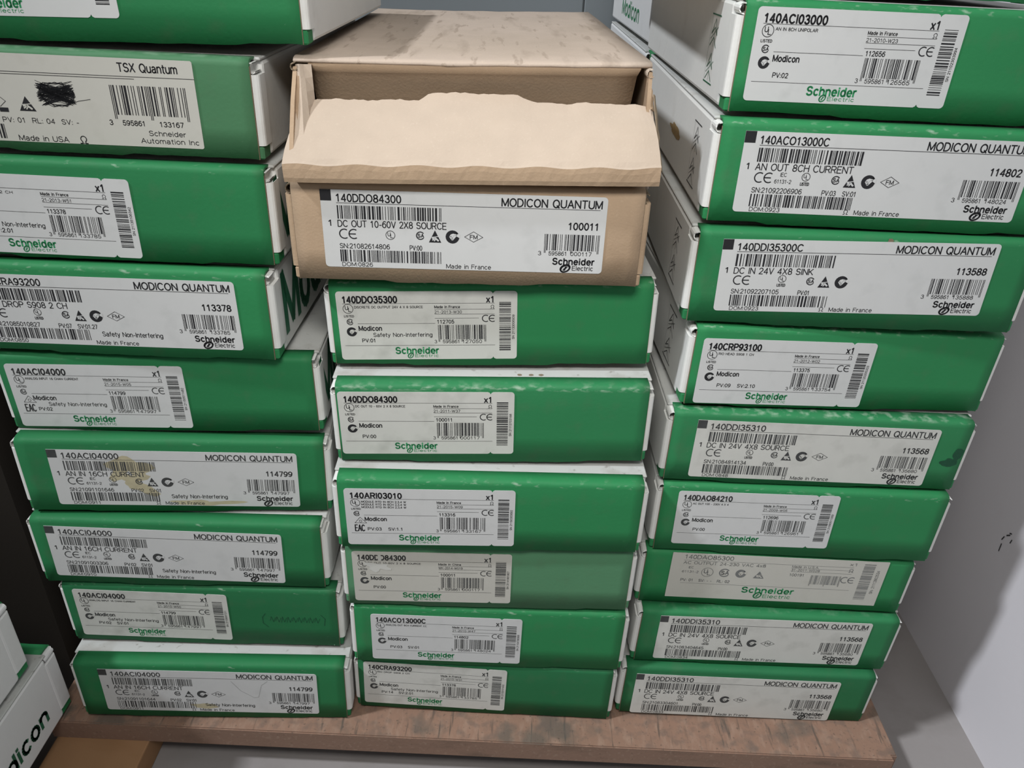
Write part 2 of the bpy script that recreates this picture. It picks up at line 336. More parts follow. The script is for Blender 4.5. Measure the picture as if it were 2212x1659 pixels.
def wide_label(p, d, lw, lh, paper, ink, stain=None):
    pl = label_plate('label', lw, lh, p, paper, square_tl=True)
    T = Ink(lw, lh); B = Ink(lw, lh); B2 = Ink(lw, lh); B3 = Ink(lw, lh); Y = Marks(lw, lh); Gk = Ink(lw, lh)
    T.rect(0, 0, .038, .14)
    T.text(d['pn'], .055, .055, .278 if len(d['pn']) < 12 else .29, .145, .012)
    T.text('MODICON QUANTUM', .63, .05, .98, .145, .010); line(T, .055, .165, .975, .0003)
    code_bars(B, d['pn'], .055, .195, .418, .365)
    T.text('1', .022, .385, .035, .455, .02)
    T.text(d['desc'], .055, .385, .055+d.get('dw', .38), .465, .0)
    T.text(d['art'], .868, .335, .975, .42, .018)
    ce(Y, .058, .49, .115, .625)
    if d.get('iec'): T.text('IEC', .147, .49, .168, .535); T.text('61131-2', .13, .575, .188, .62)
    if d.get('listed'):
        ul(Y, .237, .53, .0023); T.text('LISTED', .222, .60, .252, .635, .03)
    else: ul(Y, .237, .56, .0026)
    sa(Y, .343, .555, .0026); esd(Y, .395, .48, .64, .0072); ctick(Y, .457, .56, .0040)
    if d.get('fm', 1):
        Y2 = Y.new(); Y2.stroke([Y2.P(.50, .555), Y2.P(.532, .485), Y2.P(.565, .555), Y2.P(.532, .62), Y2.P(.50, .555)], .0003); T.text('FM', .520, .53, .545, .58, .01)
    T.text('SN:'+d['sn'], .056, .685, .232, .745); T.text(d['pv'], .305, .69, .305+.0077*len(d['pv'])*1.1+(.0 if len(d['pv']) < 7 else .01), .75)
    code_bars(B2, d['sn'], .055, .765, .418, .925)
    T.text('DOM:'+d['dom'], .06, .935, .168, .985)
    if d.get('om', 1): omega(T, .405, .955, .0028)
    T.text('Made in France', .435, .925, .595, .98)
    if d.get('safe'): T.text('Safety Non-Interfering', .465, .79, .695, .855)
    ean_bars(B3, d['ean'], .785, .485, .982, .70, .735)
    e = d['ean']; T.text(e[0], .765, .715, .775, .765); T.text(e[1:7], .803, .715, .868, .765); T.text(e[7:], .882, .715, .957, .765)
    logo(Gk, .82, .805, .97, .885, .892, .905, .967, .962, .846, .885, .886, .995)
    T.build('lettering', pl, ink, -.00036); [q.build('barcode', pl, ink, -.00036) for q in (B, B2, B3) if q.V]; Y.build('safety_mark', pl, ink, -.00036)
    Gk.build('logo', pl, ink, -.00036)
    return pl

def short_label(p, d, lw, lh, paper, ink, gink=None):
    pl = label_plate('label', lw, lh, p, paper, notch=.865)
    T = Ink(lw, lh); B = Ink(lw, lh); B2 = Ink(lw, lh); B3 = Ink(lw, lh); Y = Marks(lw, lh); Gk = Ink(lw, lh)
    T.text(d['pn'], .036, .072, .333 if len(d['pn']) < 12 else .36, .158, .030); T.text('x1', .83, .075, .872, .158, .02)
    line(T, .034, .172, .873)
    ul(Y, .062, .245, .0031); T.text('LISTED', .037, .337, .09, .365, .03)
    for i, s_ in enumerate(d['desc'] if isinstance(d['desc'], list) else [d['desc']]):
        T.text(s_, .098, .207+.048*i, .098+d.get('dw', .30), .238+.048*i, .015)
    T.text('Made in '+d.get('made', 'France'), .54, .205, .68, .24, .02); omega(T, .862, .225, .0024)
    line(T, .54, .257, .873); T.text(d['date'], .54, .277, .69, .315); line(T, .54, .327, .873); line(T, .54, .386, .785)
    T.text(d['art'], .552, .412, .645, .462, .012); ce(Y, .805, .338, .87, .445, .0006)
    sa(Y, .066, .435, .0022); line(T, .108, .462, .54)
    T.text('Modicon', .112, .498, .238, .562, .02)
    if d.get('eac'):
        Y2 = Y.new(); Y2.stroke([Y2.P(.05, .605), Y2.P(.083, .50), Y2.P(.12, .605), Y2.P(.05, .605)], .0003); Y2.arc(.084, .57, .0009, .0003)
        T.text('EAC', .05, .64, .105, .75, .0)
    else: ctick(Y, .07, .58, .0032)
    if d.get('safe'): T.text('Safety Non-Interfering', .19, .60, .52, .655)
    T.text(d['pv'], .125, .685, .125+.0148*len(d['pv']), .735, .012)
    ean_bars(B, d['ean'], .555, .485, .825, .70, .735)
    e = d['ean']; T.text(e[0], .533, .71, .545, .755); T.text(e[1:7], .58, .71, .675, .755); T.text(e[7:], .69, .71, .80, .755)
    line(T, .026, .787, .875)
    logo(Gk, .31, .82, .553, .91, .418, .925, .55, .965, .374, .90, .41, .985)
    code_bars(B2, d['sn'], .90, .155, .965, .87, 120, True)
    T.text('SN '+d['sn'], .973, .34, .985, .70, .01, rot=True)
    T.build('lettering', pl, ink, -.00036); [q.build('barcode', pl, ink, -.00036) for q in (B, B2, B3) if q.V]; Y.build('safety_mark', pl, ink, -.00036)
    o = Gk.build('logo', pl, gink or GINK, -.00036); o['label'] = 'green maker name with emblem'
    return pl

def usa_label(p, d, lw, lh, paper, ink):
    pl = label_plate('label', lw, lh, p, paper, rad=.0005)
    T = Ink(lw, lh); B = Ink(lw, lh); B2 = Ink(lw, lh); B3 = Ink(lw, lh); Y = Marks(lw, lh); Gk = Ink(lw, lh)
    T.text('140DAO85300', .058, .035, .281, .117, .0); T.text('x1', .822, .055, .856, .112, .01); line(T, .055, .152, .842)
    T.text('AC OUTPUT 24-230 VAC 4x8', .057, .175, .436, .235); T.text('IEC', .085, .29, .107, .335); T.text('61131-2', .058, .385, .133, .43)
    ul(Y, .175, .405, .0043, wd=.0004); sa(Y, .255, .40, .0042); ctick(Y, .331, .402, .0040); esd(Y, .417, .33, .49, .0082)
    T.text('PV: 01   SV: - -   RL: 02', .059, .57, .287, .625, .01); line(T, .06, .668, .855)
    T.text('Made in U.S.A.', .559, .165, .683, .21); T.text('31-2011-W028', .559, .24, .69, .285); line(T, .559, .225, .842); line(T, .559, .30, .842)
    T.text('100191', .557, .345, .625, .40); ean_bars(B, '3595861127043', .658, .36, .799, .565, .60)
    ce(Y, .802, .365, .859, .51, .0008); omega(T, .835, .225, .0034)
    logo(Gk, .357, .705, .60, .82, .462, .86, .591, .93, .414, .805, .456, .955)
    code_bars(B2, 'usa', .888, .06, .941, .88, 130, True); T.text('SN: 21112802534', .955, .2, .968, .72, 0, rot=True)
    T.build('lettering', pl, ink, -.00036); [q.build('barcode', pl, ink, -.00036) for q in (B, B2, B3) if q.V]; Y.build('safety_mark', pl, ink, -.00036)
    Gk.build('logo', pl, GINK, -.00036)['label'] = 'green maker name with emblem'
    return pl

def old_label(p, d, lw, lh, paper, ink):
    pl = label_plate('label', lw, lh, p, paper, rad=.0012)
    T = Ink(lw, lh); B = Ink(lw, lh); B2 = Ink(lw, lh); B3 = Ink(lw, lh); Y = Marks(lw, lh); Gk = Ink(lw, lh)
    T.text('TSX Quantum', .753, .055, .947, .145, .005); line(T, .0, .225, .80, .0003); line(T, .36, .2, 1.0, .0003)
    T.text('140ARI03010', .05, .06, .28, .15, .01); T.text('RTD 8CH 2,3,4 WIRE', .05, .3, .3, .38)
    code_bars(B, 'tsx', .05, .42, .3, .60)
    esd(Y, .421, .47, .64, .0092)
    Y2 = Y.new(); Y2.stroke([Y2.P(.33, .47), Y2.P(.352, .537), Y2.P(.33, .60)], .0003); T.rect(.325, .61, .355, .66)
    T.text('PV: 01  RL: 04  SV: -', .327, .72, .583, .775)
    code_bars(B2, 'tsx2', .18, .80, .325, .97, 60)
    T.text('Made in USA', .366, .925, .535, .985); omega(T, .587, .955, .0042); line(T, .575, 1.0-.01, .60, .0003)
    T.text('Schneider', .818, .81, .943, .865); T.text('Automation Inc', .786, .90, .984, .955)
    ean_bars(B3, '3595861133167', .712, .30, .965, .635, .685)
    T.text('3', .69, .70, .70, .755, .01); T.text('595861', .735, .70, .81, .755, .01); T.text('133167', .86, .70, .94, .755, .01)
    T.build('lettering', pl, ink, -.00036); [q.build('barcode', pl, ink, -.00036) for q in (B, B2, B3) if q.V]; Y.build('safety_mark', pl, ink, -.00036)
    r = random.Random(4); pts = []
    for i in range(150):
        t = i/150; row = .31+.24*((i*.618) % 1)
        u = .475+.105*(i % 2)+r.uniform(-.012, .012); pts.append(Gk.P(u, row+r.uniform(-.03, .03)))
    Gk.stroke(pts, .00022); pts = [Gk.P(.53+.056*math.cos(a*.37)+r.uniform(-.006, .006), .43+.135*math.sin(a*.37)+r.uniform(-.02, .02)) for a in range(80)]
    Gk.stroke(pts, .0003); Gk.stroke([Gk.P(.575, .53), Gk.P(.60, .50), Gk.P(.64, .475)], .0003)
    Gk.build('scribble', pl, ink, -.0004)['label'] = 'black pen scribble crossing out a mark'
    return pl

# ------------------------------------------------------------ carton
def front_sheet(name, W, H, parent, material, seed, gw=.0115, rag=.0005):
    r = random.Random(seed); n = 28
    prof = [(0, 0), (0, H*.33), (0, H*.66), (0, H-.0042), (.0003, H-.0026), (.0010, H-.0013), (.0024, H-.0004), (.0045, 0+H), (gw, H)]
    th = .0012
    inner = [(gw, H-th), (.005, H-th), (.003, H-.003), (th, H-.005), (th, 0)]
    full = prof+inner; k = len(full); V = []; Fc = []
    t0, t1 = sorted((r.uniform(.15, .35), r.uniform(.6, .85)))
    for i in range(n+1):
        s_ = i/n; x = -W/2+W*s_
        lift = 0 if t0 < s_ < t1 else .0011
        lift += r.uniform(0, rag); topn = r.uniform(-rag, rag)*.5
        for j, (y, z) in enumerate(full):
            if z == 0: z = lift
            if j in (5, 6): z += topn
            V.append((x, y, z))
    for i in range(n):
        for j in range(k):
            a = i*k+j; b = i*k+(j+1) % k; Fc.append((a, b, b+k, a+k))
    Fc.append(tuple(range(k))); Fc.append(tuple(reversed(range(n*k, n*k+k))))
    me = mesh_pd(name, V, Fc)
    bm = bmesh.new(); bm.from_mesh(me); bmesh.ops.recalc_face_normals(bm, faces=bm.faces); bm.to_mesh(me); bm.free()
    for p in me.polygons: p.use_smooth = len(p.vertices) == 4
    return obj(name, me, parent, material)

def curl(name, cx, cz, y0, y1, r, parent, material, seed):
    rr = random.Random(seed); n = 10; V = []; Fc = []; a0 = rr.uniform(30, 80); span = 250
    for i in range(n+1):
        t = math.radians(a0+span*i/n)
        for q in (r, r-.0006):
            for y in (y0+rr.uniform(-.0006, .0006), y1): V.append((cx+q*math.cos(t), y, cz+q*math.sin(t)))
    for i in range(n):
        a = i*4
        Fc += [(a, a+1, a+5, a+4), (a+2, a+6, a+7, a+3), (a, a+4, a+6, a+2)]
    return obj(name, mesh_pd(name, V, Fc), parent, material)

def make_carton(spec, green, label, group, D=.30, kraft=False, white=WHITE, sides=(-1, 1), name='carton', D0=.0135, labeltxt=True):
    x, y, z, W, H, yaw, roll = spec
    t = empty(name, (x, y, z), (0, -roll, yaw), label=label, category='box', group=group)
    body_m, gm = (KRAFT, KRAFT) if kraft else (white, green)
    sd = hash((round(x, 3), round(z, 3))) & 1023 if False else int(abs(x*7919+z*104729)*100) % 1000
    hw = W/2+.0036
    b = box_mesh('body', -hw, hw, D0, D, .0012, H-.0022, .0022, 2); obj('body', b, t, body_m)
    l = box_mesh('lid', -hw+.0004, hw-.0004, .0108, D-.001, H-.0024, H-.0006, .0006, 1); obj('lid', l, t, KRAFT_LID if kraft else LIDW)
    front_sheet('front_panel', W, H, t, gm, sd)
    shade_filler = box_mesh('shade_filler', -W/2+.002, W/2-.002, .0014, D0+.001, .002, H-.0035); obj('shade_filler', shade_filler, t, EDGE)  # added dark block, puts the shade of the corner recess into colour
    for s_ in sides:
        xa, xb = (W/2-.0035, W/2+.0042) if s_ > 0 else (-W/2-.0042, -W/2+.0035)
        f = box_mesh('side_flap', xa, xb, .0016, D0+.003, .0085, H-.0085, .0026, 3,
                     edges=lambda e: abs(e.verts[0].co.z-e.verts[1].co.z) > .01); shade(f, False)
        obj('side_flap', f, t, body_m)
        xa, xb = (W/2-.003, W/2+.0028) if s_ > 0 else (-W/2-.0028, -W/2+.003)
        f = box_mesh('corner_tab', xa, xb, .0016, D0+.001, .0006, .0082, .001, 1)
        obj('corner_tab', f, t, gm)
        cx = (W/2+.0005)*s_
        curl('corner_curl', cx, H-.0052, .0018, D0, .0030, t, EDGE if kraft else body_m, sd+s_)
        e_ = box_mesh('board_edge', (W/2-.0007 if s_ > 0 else -W/2-.0003), (W/2+.0003 if s_ > 0 else -W/2+.0007), .0004, .0016, .001, H-.004)
        obj('board_edge', e_, t, EDGE)
    return t
def label_frame(t, u, v, a, W, y=-.0003):
    # a tiny holder is not needed: the plate itself carries the tilt
    return (-W/2+u, y, v), (0, -a, 0)

FIT = {'L9': (-0.2203, -0.0332, 0.0018, 0.2015, 0.0600, 0.0517, -0.0170, 0.0167, 0.0081, -0.0138), 'L8': (-0.225, -0.0138, 0.0633, 0.2002, 0.0593, 0.0341, -0.0125, 0.0059, 0.0065, -0.014), 'L7': (-0.2316, -0.0142, 0.1246, 0.1999, 0.0597, 0.0452, -0.0118, 0.0083, 0.0076, -0.0182), 'L6': (-0.2284, -0.0039, 0.1857, 0.2007, 0.0604, 0.0949, -0.0188, 0.0186, 0.0067, -0.0132), 'L5': (-0.2304, 0.0054, 0.2478, 0.2006, 0.0572, 0.0515, 0.0122, 0.004, 0.0033, -0.0053), 'L4': (-0.2514, 0.001, 0.3072, 0.2, 0.0595, 0.0041, 0.0027, 0.0182, 0.006, 0.0082), 'L3': (-0.247, 0.0068, 0.3689, 0.2, 0.0588, 0.0196, -0.0014, 0.0094, 0.0029, -0.0072), 'L2': (-0.2508, 0.0149, 0.4299, 0.2, 0.055, 0.0182, -0.0041, 0.0057, 0.0054, 0.0028), 'L1': (-0.2232, 0.0257, 0.4884, 0.2001, 0.0583, 0.0322, 0.0192, -0.009, 0.0122, 0.0), 'C6': (-0.0107, -0.0178, 0.0010, 0.1993, 0.0570, -0.004, -0.0081, 0.0036, 0.0064, -0.0151), 'C5': (-0.0085, -0.0199, 0.0596, 0.2001, 0.0598, 0.0168, -0.0048, 0.0117, 0.0044, -0.0023), 'C4': (-0.01, -0.0197, 0.1217, 0.2013, 0.0569, 0.0283, 0.0014, 0.0045, 0.0047, 0.0047), 'C3': (-0.0101, -0.0248, 0.1812, 0.201, 0.0591, 0.0369, 0.0016, 0.0044, 0.0038, 0.0101), 'C2': (-0.0106, -0.0056, 0.2423, 0.2, 0.0591, 0.0484, 0.0171, 0.0012, 0.0065, 0.0047), 'C1': (-0.0135, 0.0148, 0.3047, 0.2014, 0.0581, 0.0503, 0.0256, 0.0041, 0.0045, 0.0078), 'K': (-0.0288, 0.0034, 0.3655, 0.2008, 0.0597, 0.0374, 0.0079, 0.0162, 0.0094, -0.0021), 'R9': (0.1990, -0.0105, 0.0012, 0.1978, 0.0542, 0.0180, -0.0150, 0.0081, 0.0011, -0.0031), 'R8': (0.2049, -0.004, 0.0558, 0.1974, 0.0545, 0.0248, -0.0190, 0.014, 0.0044, 0.0041), 'R7': (0.2032, 0.0044, 0.1108, 0.1976, 0.0514, 0.0089, -0.0098, 0.019, 0.0071, 0.001), 'R6': (0.2082, 0.0038, 0.1639, 0.1986, 0.0601, -0.0014, -0.0003, 0.0118, 0.0072, 0.0153), 'R5': (0.2083, 0.0076, 0.2252, 0.2003, 0.0563, 0.0175, -0.004, 0.0161, 0.0044, -0.0028), 'R4': (0.2138, 0.0161, 0.2829, 0.1989, 0.0577, 0.0518, -0.0084, 0.005, 0.0024, -0.0008), 'R3': (0.2078, 0.0138, 0.3436, 0.2001, 0.0605, -0.0009, 0.0096, 0.015, 0.0089, 0.0189), 'R2': (0.2114, 0.0199, 0.4056, 0.2, 0.0591, -0.0081, 0.0032, 0.0134, 0.0073, 0.0045), 'R1': (0.2149, 0.03, 0.4658, 0.2, 0.0584, 0.0113, -0.0023, 0.0065, 0.0074, 0.0037)}
LS = {'new': (.1125, .0474), 'newb': (.1122, .0469), 'mq': (.1633, .0461), 'tsx': (.1639, .0466), 'usa': (.1602, .0438)}
GL, GC, GR = 'cartons in the left stack', 'cartons in the middle stack', 'cartons in the right stack'
AN16 = dict(pn='140ACI04000', desc='AN IN 16CH CURRENT', dw=.315, art='114799', pv='PV:02   SV:01', iec=1, listed=1, safe=1, ean='3595861147997')
DI = dict(pn='140DDI35310', desc='DC IN 24V 4X8 SOURCE', dw=.34, art='113568', pv='PV:00', listed=1, ean='3595861135680')
BOX = {
 'L1': ('new', 'a', PAPER, INK, GL, 'topmost green carton of the left stack, cut off by the photo edge', dict(pn='140ACI04000', desc='ANALOG INPUT 16 CHAN', date='21-2013-W40', art='114799', pv='PV:02', ean='3595861147997', sn='21134006211')),
 'L2': ('tsx', 'worn', PAPER_Y, INK, GL, 'scuffed faded green carton with a black pen scribble on its cream label', {}),
 'L3': ('new', 'a', PAPER, INK, GL, 'bright green carton right under the one with the pen scribble', dict(pn='140CRA93200', desc='RIO DROP S908 2 CH', date='21-2013-W51', art='113378', pv='PV:15   SV:2.01', safe=1, ean='3595861133785', sn='21135106342')),
 'L4': ('mq', 'b', PAPER, INK, GL, 'green carton, fourth from the top of the left stack, wide label ending 113378', dict(pn='140CRA93200', desc='RIO DROP S908 2 CH', dw=.30, art='113378', sn='21085010827', pv='PV:07   SV:01.27', dom='0850', listed=1, safe=1, om=0, ean='3595861133785')),
 'L5': ('new', 'a', PAPER, INK2, GL, 'green carton in the middle of the left stack, short label at its left end', dict(pn='140ACI04000', desc='ANALOG INPUT 16 CHAN CURRENT', dw=.30, date='21-2015-W05', art='114799', pv='PV:02', eac=1, safe=1, ean='3595861147997', sn='21150511482')),
 'L6': ('mq', 'a', PAPER, INK2, GL, 'green carton whose wide label has a large tan water stain', dict(AN16, sn='21091101646', dom='0911')),
 'L7': ('mq', 'a', PAPER, INK2, GL, 'green carton with clean tilted wide label, third from the bottom of left stack', dict(AN16, sn='21091003306', dom='0910')),
 'L8': ('new', 'dull', PAPER_D, INK2, GL, 'dull green carton with faint handwriting, second from bottom of left stack', dict(pn='140ACI04000', desc='ANALOG INPUT 16 CHAN CURRENT', dw=.30, date='21-2010-W50', art='114799', pv='PV:02   SV:01', safe=1, ean='3595861147997', sn='21105007211')),
 'L9': ('mq', 'a', PAPER, INK2, GL, 'bottom carton of the left stack with a white strip of lid showing', dict(AN16, sn='21091101644', dom='0911')),
 'K': ('mq', None, PAPER, INK, GC, 'closed brown kraft carton with a wide white label, under the open one', dict(pn='140DDO84300', desc='DC OUT 10-60V 2X8 SOURCE', dw=.38, art='100011', sn='21082614806', pv='PV:00', dom='0826', om=0, ean='3595861000117')),
 'C1': ('new', 'b', PAPER_D, INK, GC, 'green carton directly under the brown kraft cartons', dict(pn='140DDO35300', desc='DISCRETE DC OUTPUT 24V 4 X 8 SOURCE', dw=.377, date='21-2013-W30', art='112705', pv='PV:01', safe=1, ean='3595861127050', sn='21133006939')),
 'C2': ('new', 'c', PAPER_D, INK, GC, 'green carton with a grubby label below a dirty white lid strip, middle stack', dict(pn='140DDO84300', desc='DC OUT 10 - 60V 2 X 8 SOURCE', dw=.28, date='21-2011-W37', art='100011', pv='PV:00', ean='3595861000117', sn='21113703166')),
 'C3': ('new', 'b', PAPER, INK, GC, 'green carton whose short label has three small text lines, middle stack', dict(pn='140ARI03010', desc=['MODULE RTD IN 8CH 2,3,4 W']*3, dw=.26, date='21-2015-W09', art='113316', pv='PV:03   SV:1.1', eac=1, ean='3595861133167', sn='21150300692')),
 'C4': ('newb', 'faded', PAPER_Y, INK3, GC, 'pale faded green carton with smeared label print in the middle stack', dict(pn='140DDO84300', desc='DC OUT 10-60V 2 X 8 SOURCE', dw=.33, made='China', date='WK-2014-W019', art='100011', pv='PV:00', ean='3595861000117', sn='31141901807')),
 'C5': ('new', 'b', PAPER, INK2, GC, 'green carton second from the bottom of the middle stack', dict(pn='140ACO13000C', desc='ANALOG OUT 8CH CURRENT CC', dw=.27, date='21-2010-W47', art='114802', pv='PV:03   SV:01', ean='3595861148024', sn='21104706369')),
 'C6': ('new', 'dull', PAPER_D, INK2, GC, 'bottom carton of the middle stack, scuffed green, standing on the shelf board', dict(pn='140CRA93200', desc='RIO DROP S908 2 CH', dw=.22, date='21-2010-W31', art='113378', pv='PV:14   SV:2.01', safe=1, ean='3595861133785', sn='21103101452')),
 'R1': ('new', 'b', PAPER, INK, GR, 'topmost green carton of the right stack', dict(pn='140ACI03000', desc='AN IN 8CH UNIPOLAR', dw=.20, date='21-2010-W23', art='112656', pv='PV:02', ean='3595861126565', sn='21102303994')),
 'R2': ('mq', 'b', PAPER, INK, GR, 'second green carton from the top of the right stack, label worn at a corner', dict(pn='140ACO13000C', desc='AN OUT 8CH CURRENT', dw=.34, art='114802', sn='21092206906', pv='PV:03   SV:01', dom='0923', iec=1, listed=1, ean='3595861148024')),
 'R3': ('mq', 'a', PAPER, INK, GR, 'third green carton from the top of the right stack, small puncture above label', dict(pn='140DDI35300C', desc='DC IN 24V 4X8 SINK', dw=.29, art='113588', sn='21092207105', pv='PV:01', dom='0923', listed=1, fm=0, ean='3595861135888')),
 'R4': ('new', 'b', PAPER, INK, GR, 'fourth green carton from the top of the right stack, short label', dict(pn='140CRP93100', desc='RIO HEAD S908 1 CH', dw=.20, date='21-2012-W02', art='113375', pv='PV:09   SV:2.10', ean='3595861133754', sn='21120205333')),
 'R5': ('mq', 'c', PAPER_D, INK2, GR, 'green carton with dark scuff at its crushed right end, right stack', dict(DI, sn='21084814134', dom='0848')),
 'R6': ('new', 'b', PAPER, INK2, GR, 'green carton just below the one with the dark scuff, short label', dict(pn='140DAO84210', desc='AC OUT 100 - 230V 4 X 4', dw=.22, date='21-2009-W05', art='112696', pv='PV:00', ean='3595861126961', sn='21090511059')),
 'R7': ('usa', 'b', PAPER_Y, INK3, GR, 'green carton with square-cornered cream label and green logo, third from bottom right', {}),
 'R8': ('mq', 'c', PAPER_D, INK2, GR, 'green carton on top of the lowest one in the right stack', dict(DI, sn='21083404645', dom='0834')),
 'R9': ('mq', 'dull', PAPER_D, INK2, GR, 'bottom green carton of the right stack, standing on the shelf board', dict(DI, sn='21083304601', dom='0833')),
}

# ------------------------------------------------------------ setting
def struct(name, me, m, **kw): return obj(name, me, None, m, kind='structure', **kw)
struct('floor', box_mesh('floor', -.56, .415, -.75, .72, -.075, -.045), FLOORM)
wr = struct('wall_right', box_mesh('wall_right', .415, .445, -.9, .72, -.075, 1.1), WALL)
struct('wall_back', box_mesh('wall_back', -.80, .445, .72, .75, -.075, 1.1), DARK if False else BACKW)
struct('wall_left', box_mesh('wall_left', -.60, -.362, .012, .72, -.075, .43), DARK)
# tiles of the back wall
k = 0
for i, (xa, xb) in enumerate(((-.79, -.38), (-.378, .071), (.073, .412))):
    for (za, zb) in ((.0, .5195), (.5205, 1.08)):
        t = box_mesh('panel', xa, xb, .713, .7195, za, zb, .0012, 1)
        obj('panel' if k == 0 else 'panel.%03d' % k, t, bpy.data.objects['wall_back'], BACKW); k += 1
# pencil marks and scratch on the right wall
I = Ink()
def wallmark(pts, wd, name='pencil_mark'):
    I = Ink(); I.stroke(pts, wd)
    o = obj(name, mesh_pd(name, [(.4146, a, b) for a, b in I.V], I.F), wr, PENCIL)
for pts in ([(.0730, .1190), (.0735, .1262)], [(.0752, .1295), (.0740, .1335)], [(.0720, .1365), (.0690, .1392)], [(.0650, .1375), (.0655, .1340)], [(.0700, .1405), (.0680, .1415)]):
    wallmark(pts, .0011)

# board with its battens
sb = empty('shelf_board', (-.02, .15, -.02), label='worn plywood shelf board under the three stacks of cartons', category='shelf')
def rel(me, off=(-.02, .15, -.02)):
    for v in me.vertices: v.co -= Vector(off)
    return me
bm = bmesh.new(); bmesh.ops.create_cube(bm, size=1)
for v in bm.verts: v.co = Vector((-.352+(v.co.x+.5)*.670, -.0425+(v.co.y+.5)*.70, -.0195+(v.co.z+.5)*.0192))
bmesh.ops.bevel(bm, geom=[e for e in bm.edges if abs(e.verts[0].co.x-.318) < .001 and abs(e.verts[1].co.x-.318) < .001 and e.verts[0].co.y < 0 and e.verts[1].co.y < 0], offset=.004, segments=4, affect='EDGES')
bmesh.ops.bevel(bm, geom=[e for e in bm.edges if abs(e.verts[0].co.z+.0003) < .0005 and abs(e.verts[1].co.z+.0003) < .0005], offset=.0009, segments=2, affect='EDGES')
me = bpy.data.meshes.new('board'); bm.to_mesh(me); bm.free()
bo = obj('board', rel(me), sb, WOOD); me.materials.append(WOODE)
for p in me.polygons:
    if p.normal.z < .3: p.material_index = 1
for i, (xa, xb) in enumerate(((-.350, -.276), (.17, .25))):
    obj('batten' if i == 0 else 'batten.001', rel(box_mesh('batten', xa, xb, -.105 if i == 0 else .12, .62, -.0449, -.0196, .0012, 2)), sb, BATTEN)
pk = obj('support_block', box_mesh('support_block', -.535, -.365, -.33, -.06, -.0448, -.0004, .002, 2), None, BATTEN,
         label='wooden block under the two white-sided cartons at lower left', category='block')

# ------------------------------------------------------------ cartons
def side_ink(t, W, side, I, material, name, label=None):
    # ink drawn on the carton's side: plane x = +-(W/2+.0036); I.V holds (y, z)
    xx = side*(W/2+.0036+.00025)
    me = mesh_pd(name, [(xx, a, b) for a, b in I.V], I.F); o = obj(name, me, t, material)
    if label: o['label'] = label
    return o
def side_text(s_, y0, y1, z0, z1, flip):
    # flip: the left side is read with +y to the left
    I = Ink(); I.text(s_, y0, 1-z1, y1, 1-z0, .02)
    if flip: I.V = [(y0+y1-a, b) for a, b in I.V]
    return I
def side_icons(y0, H):
    # handling pictograms in a column between two bars, thin line drawing
    I = Ink(); a, b = y0, y0+.022; z0, z1 = H*.16, H*.80; c = (a+b)/2; h = z1-z0; t_ = .00035
    for z in (z0, z1): I.stroke([(a, z), (b, z)], .0008)
    I.stroke([(b-.001, z0), (b-.001, z1)], t_*.7)
    zz = z0
    for q in range(2):
        zb = z0+h*(.04+.50*q); g = h*.40
        I.stroke([(a+.003, zb), (c, zb+g*.35), (b-.003, zb)], t_*1.6); I.stroke([(c, zb), (c, zb+g*.6)], t_)
        I.stroke([(a+.004, zb+g*.45), (c, zb+g), (b-.004, zb+g*.45), (c, zb+g*.7), (a+.004, zb+g*.45)], t_*1.6)
        I.stroke([(a+.003, zb+g*.75), (b-.003, zb+g*.25)], t_)
    return I
carton = {}
for n in ['L9','L8','L7','L6','L5','L4','L3','L2','L1','C6','C5','C4','C3','C2','C1','K','R9','R8','R7','R6','R5','R4','R3','R2','R1']:
    f = FIT[n]; typ, g, paper, ink, grp, lab, d = BOX[n]
    kraft = n == 'K'
    t = make_carton(f[:7], None if kraft else G[g], lab, grp, D=.30 if n not in ('L1',) else .285, kraft=kraft, name='kraft_carton' if kraft else 'carton')
    carton[n] = t
    lw, lh = LS[typ]; W, H = f[3], f[4]
    fn = {'new': short_label, 'newb': short_label, 'mq': wide_label, 'usa': usa_label, 'tsx': old_label}[typ]
    if typ == 'newb': pl = short_label(t, d, lw, lh, paper, INK2)
    else: pl = fn(t, d, lw, lh, paper, ink)
    pl.location = (-W/2+f[7], -.0002, f[8]); pl.rotation_euler = (0, -f[9], 0)
    if n[0] == 'R' and n in ('R1', 'R2', 'R3', 'R4'):
        side_ink(t, W, -1, side_icons(.037, H), INK2 if n != 'R1' else DGINK, 'handling_symbol')
    if n in ('L4', 'L5', 'L3'):
        I = side_text('Modicon', .022 if n == 'L4' else .008, .20, .012, .050, False)
        side_ink(t, W, 1, I, DGINK, 'side_lettering', 'dark green lettering')

def blob(name, parent, cx, cz, rx, rz, y, material, seed, n=26, plane='xz', x=0, rough=.25):
    r = random.Random(seed); V = []
    ph = [(r.uniform(0, 6.28), r.uniform(.3, 1)) for _ in range(5)]
    for i in range(n):
        a = i*math.tau/n; k = 1+rough*sum(q*math.sin((j+2)*a+p_) for j, (p_, q) in enumerate(ph))/2.5+r.uniform(-.05, .05)
        u, v = cx+rx*k*math.cos(a), cz+rz*k*math.sin(a)
        V.append((u, y, v) if plane == 'xz' else (x, u, v))
    return obj(name, mesh_pd(name, V, [tuple(range(n))]), parent, material)
def on_label(n): return [c for c in carton[n].children if c.name.startswith('label')][0]
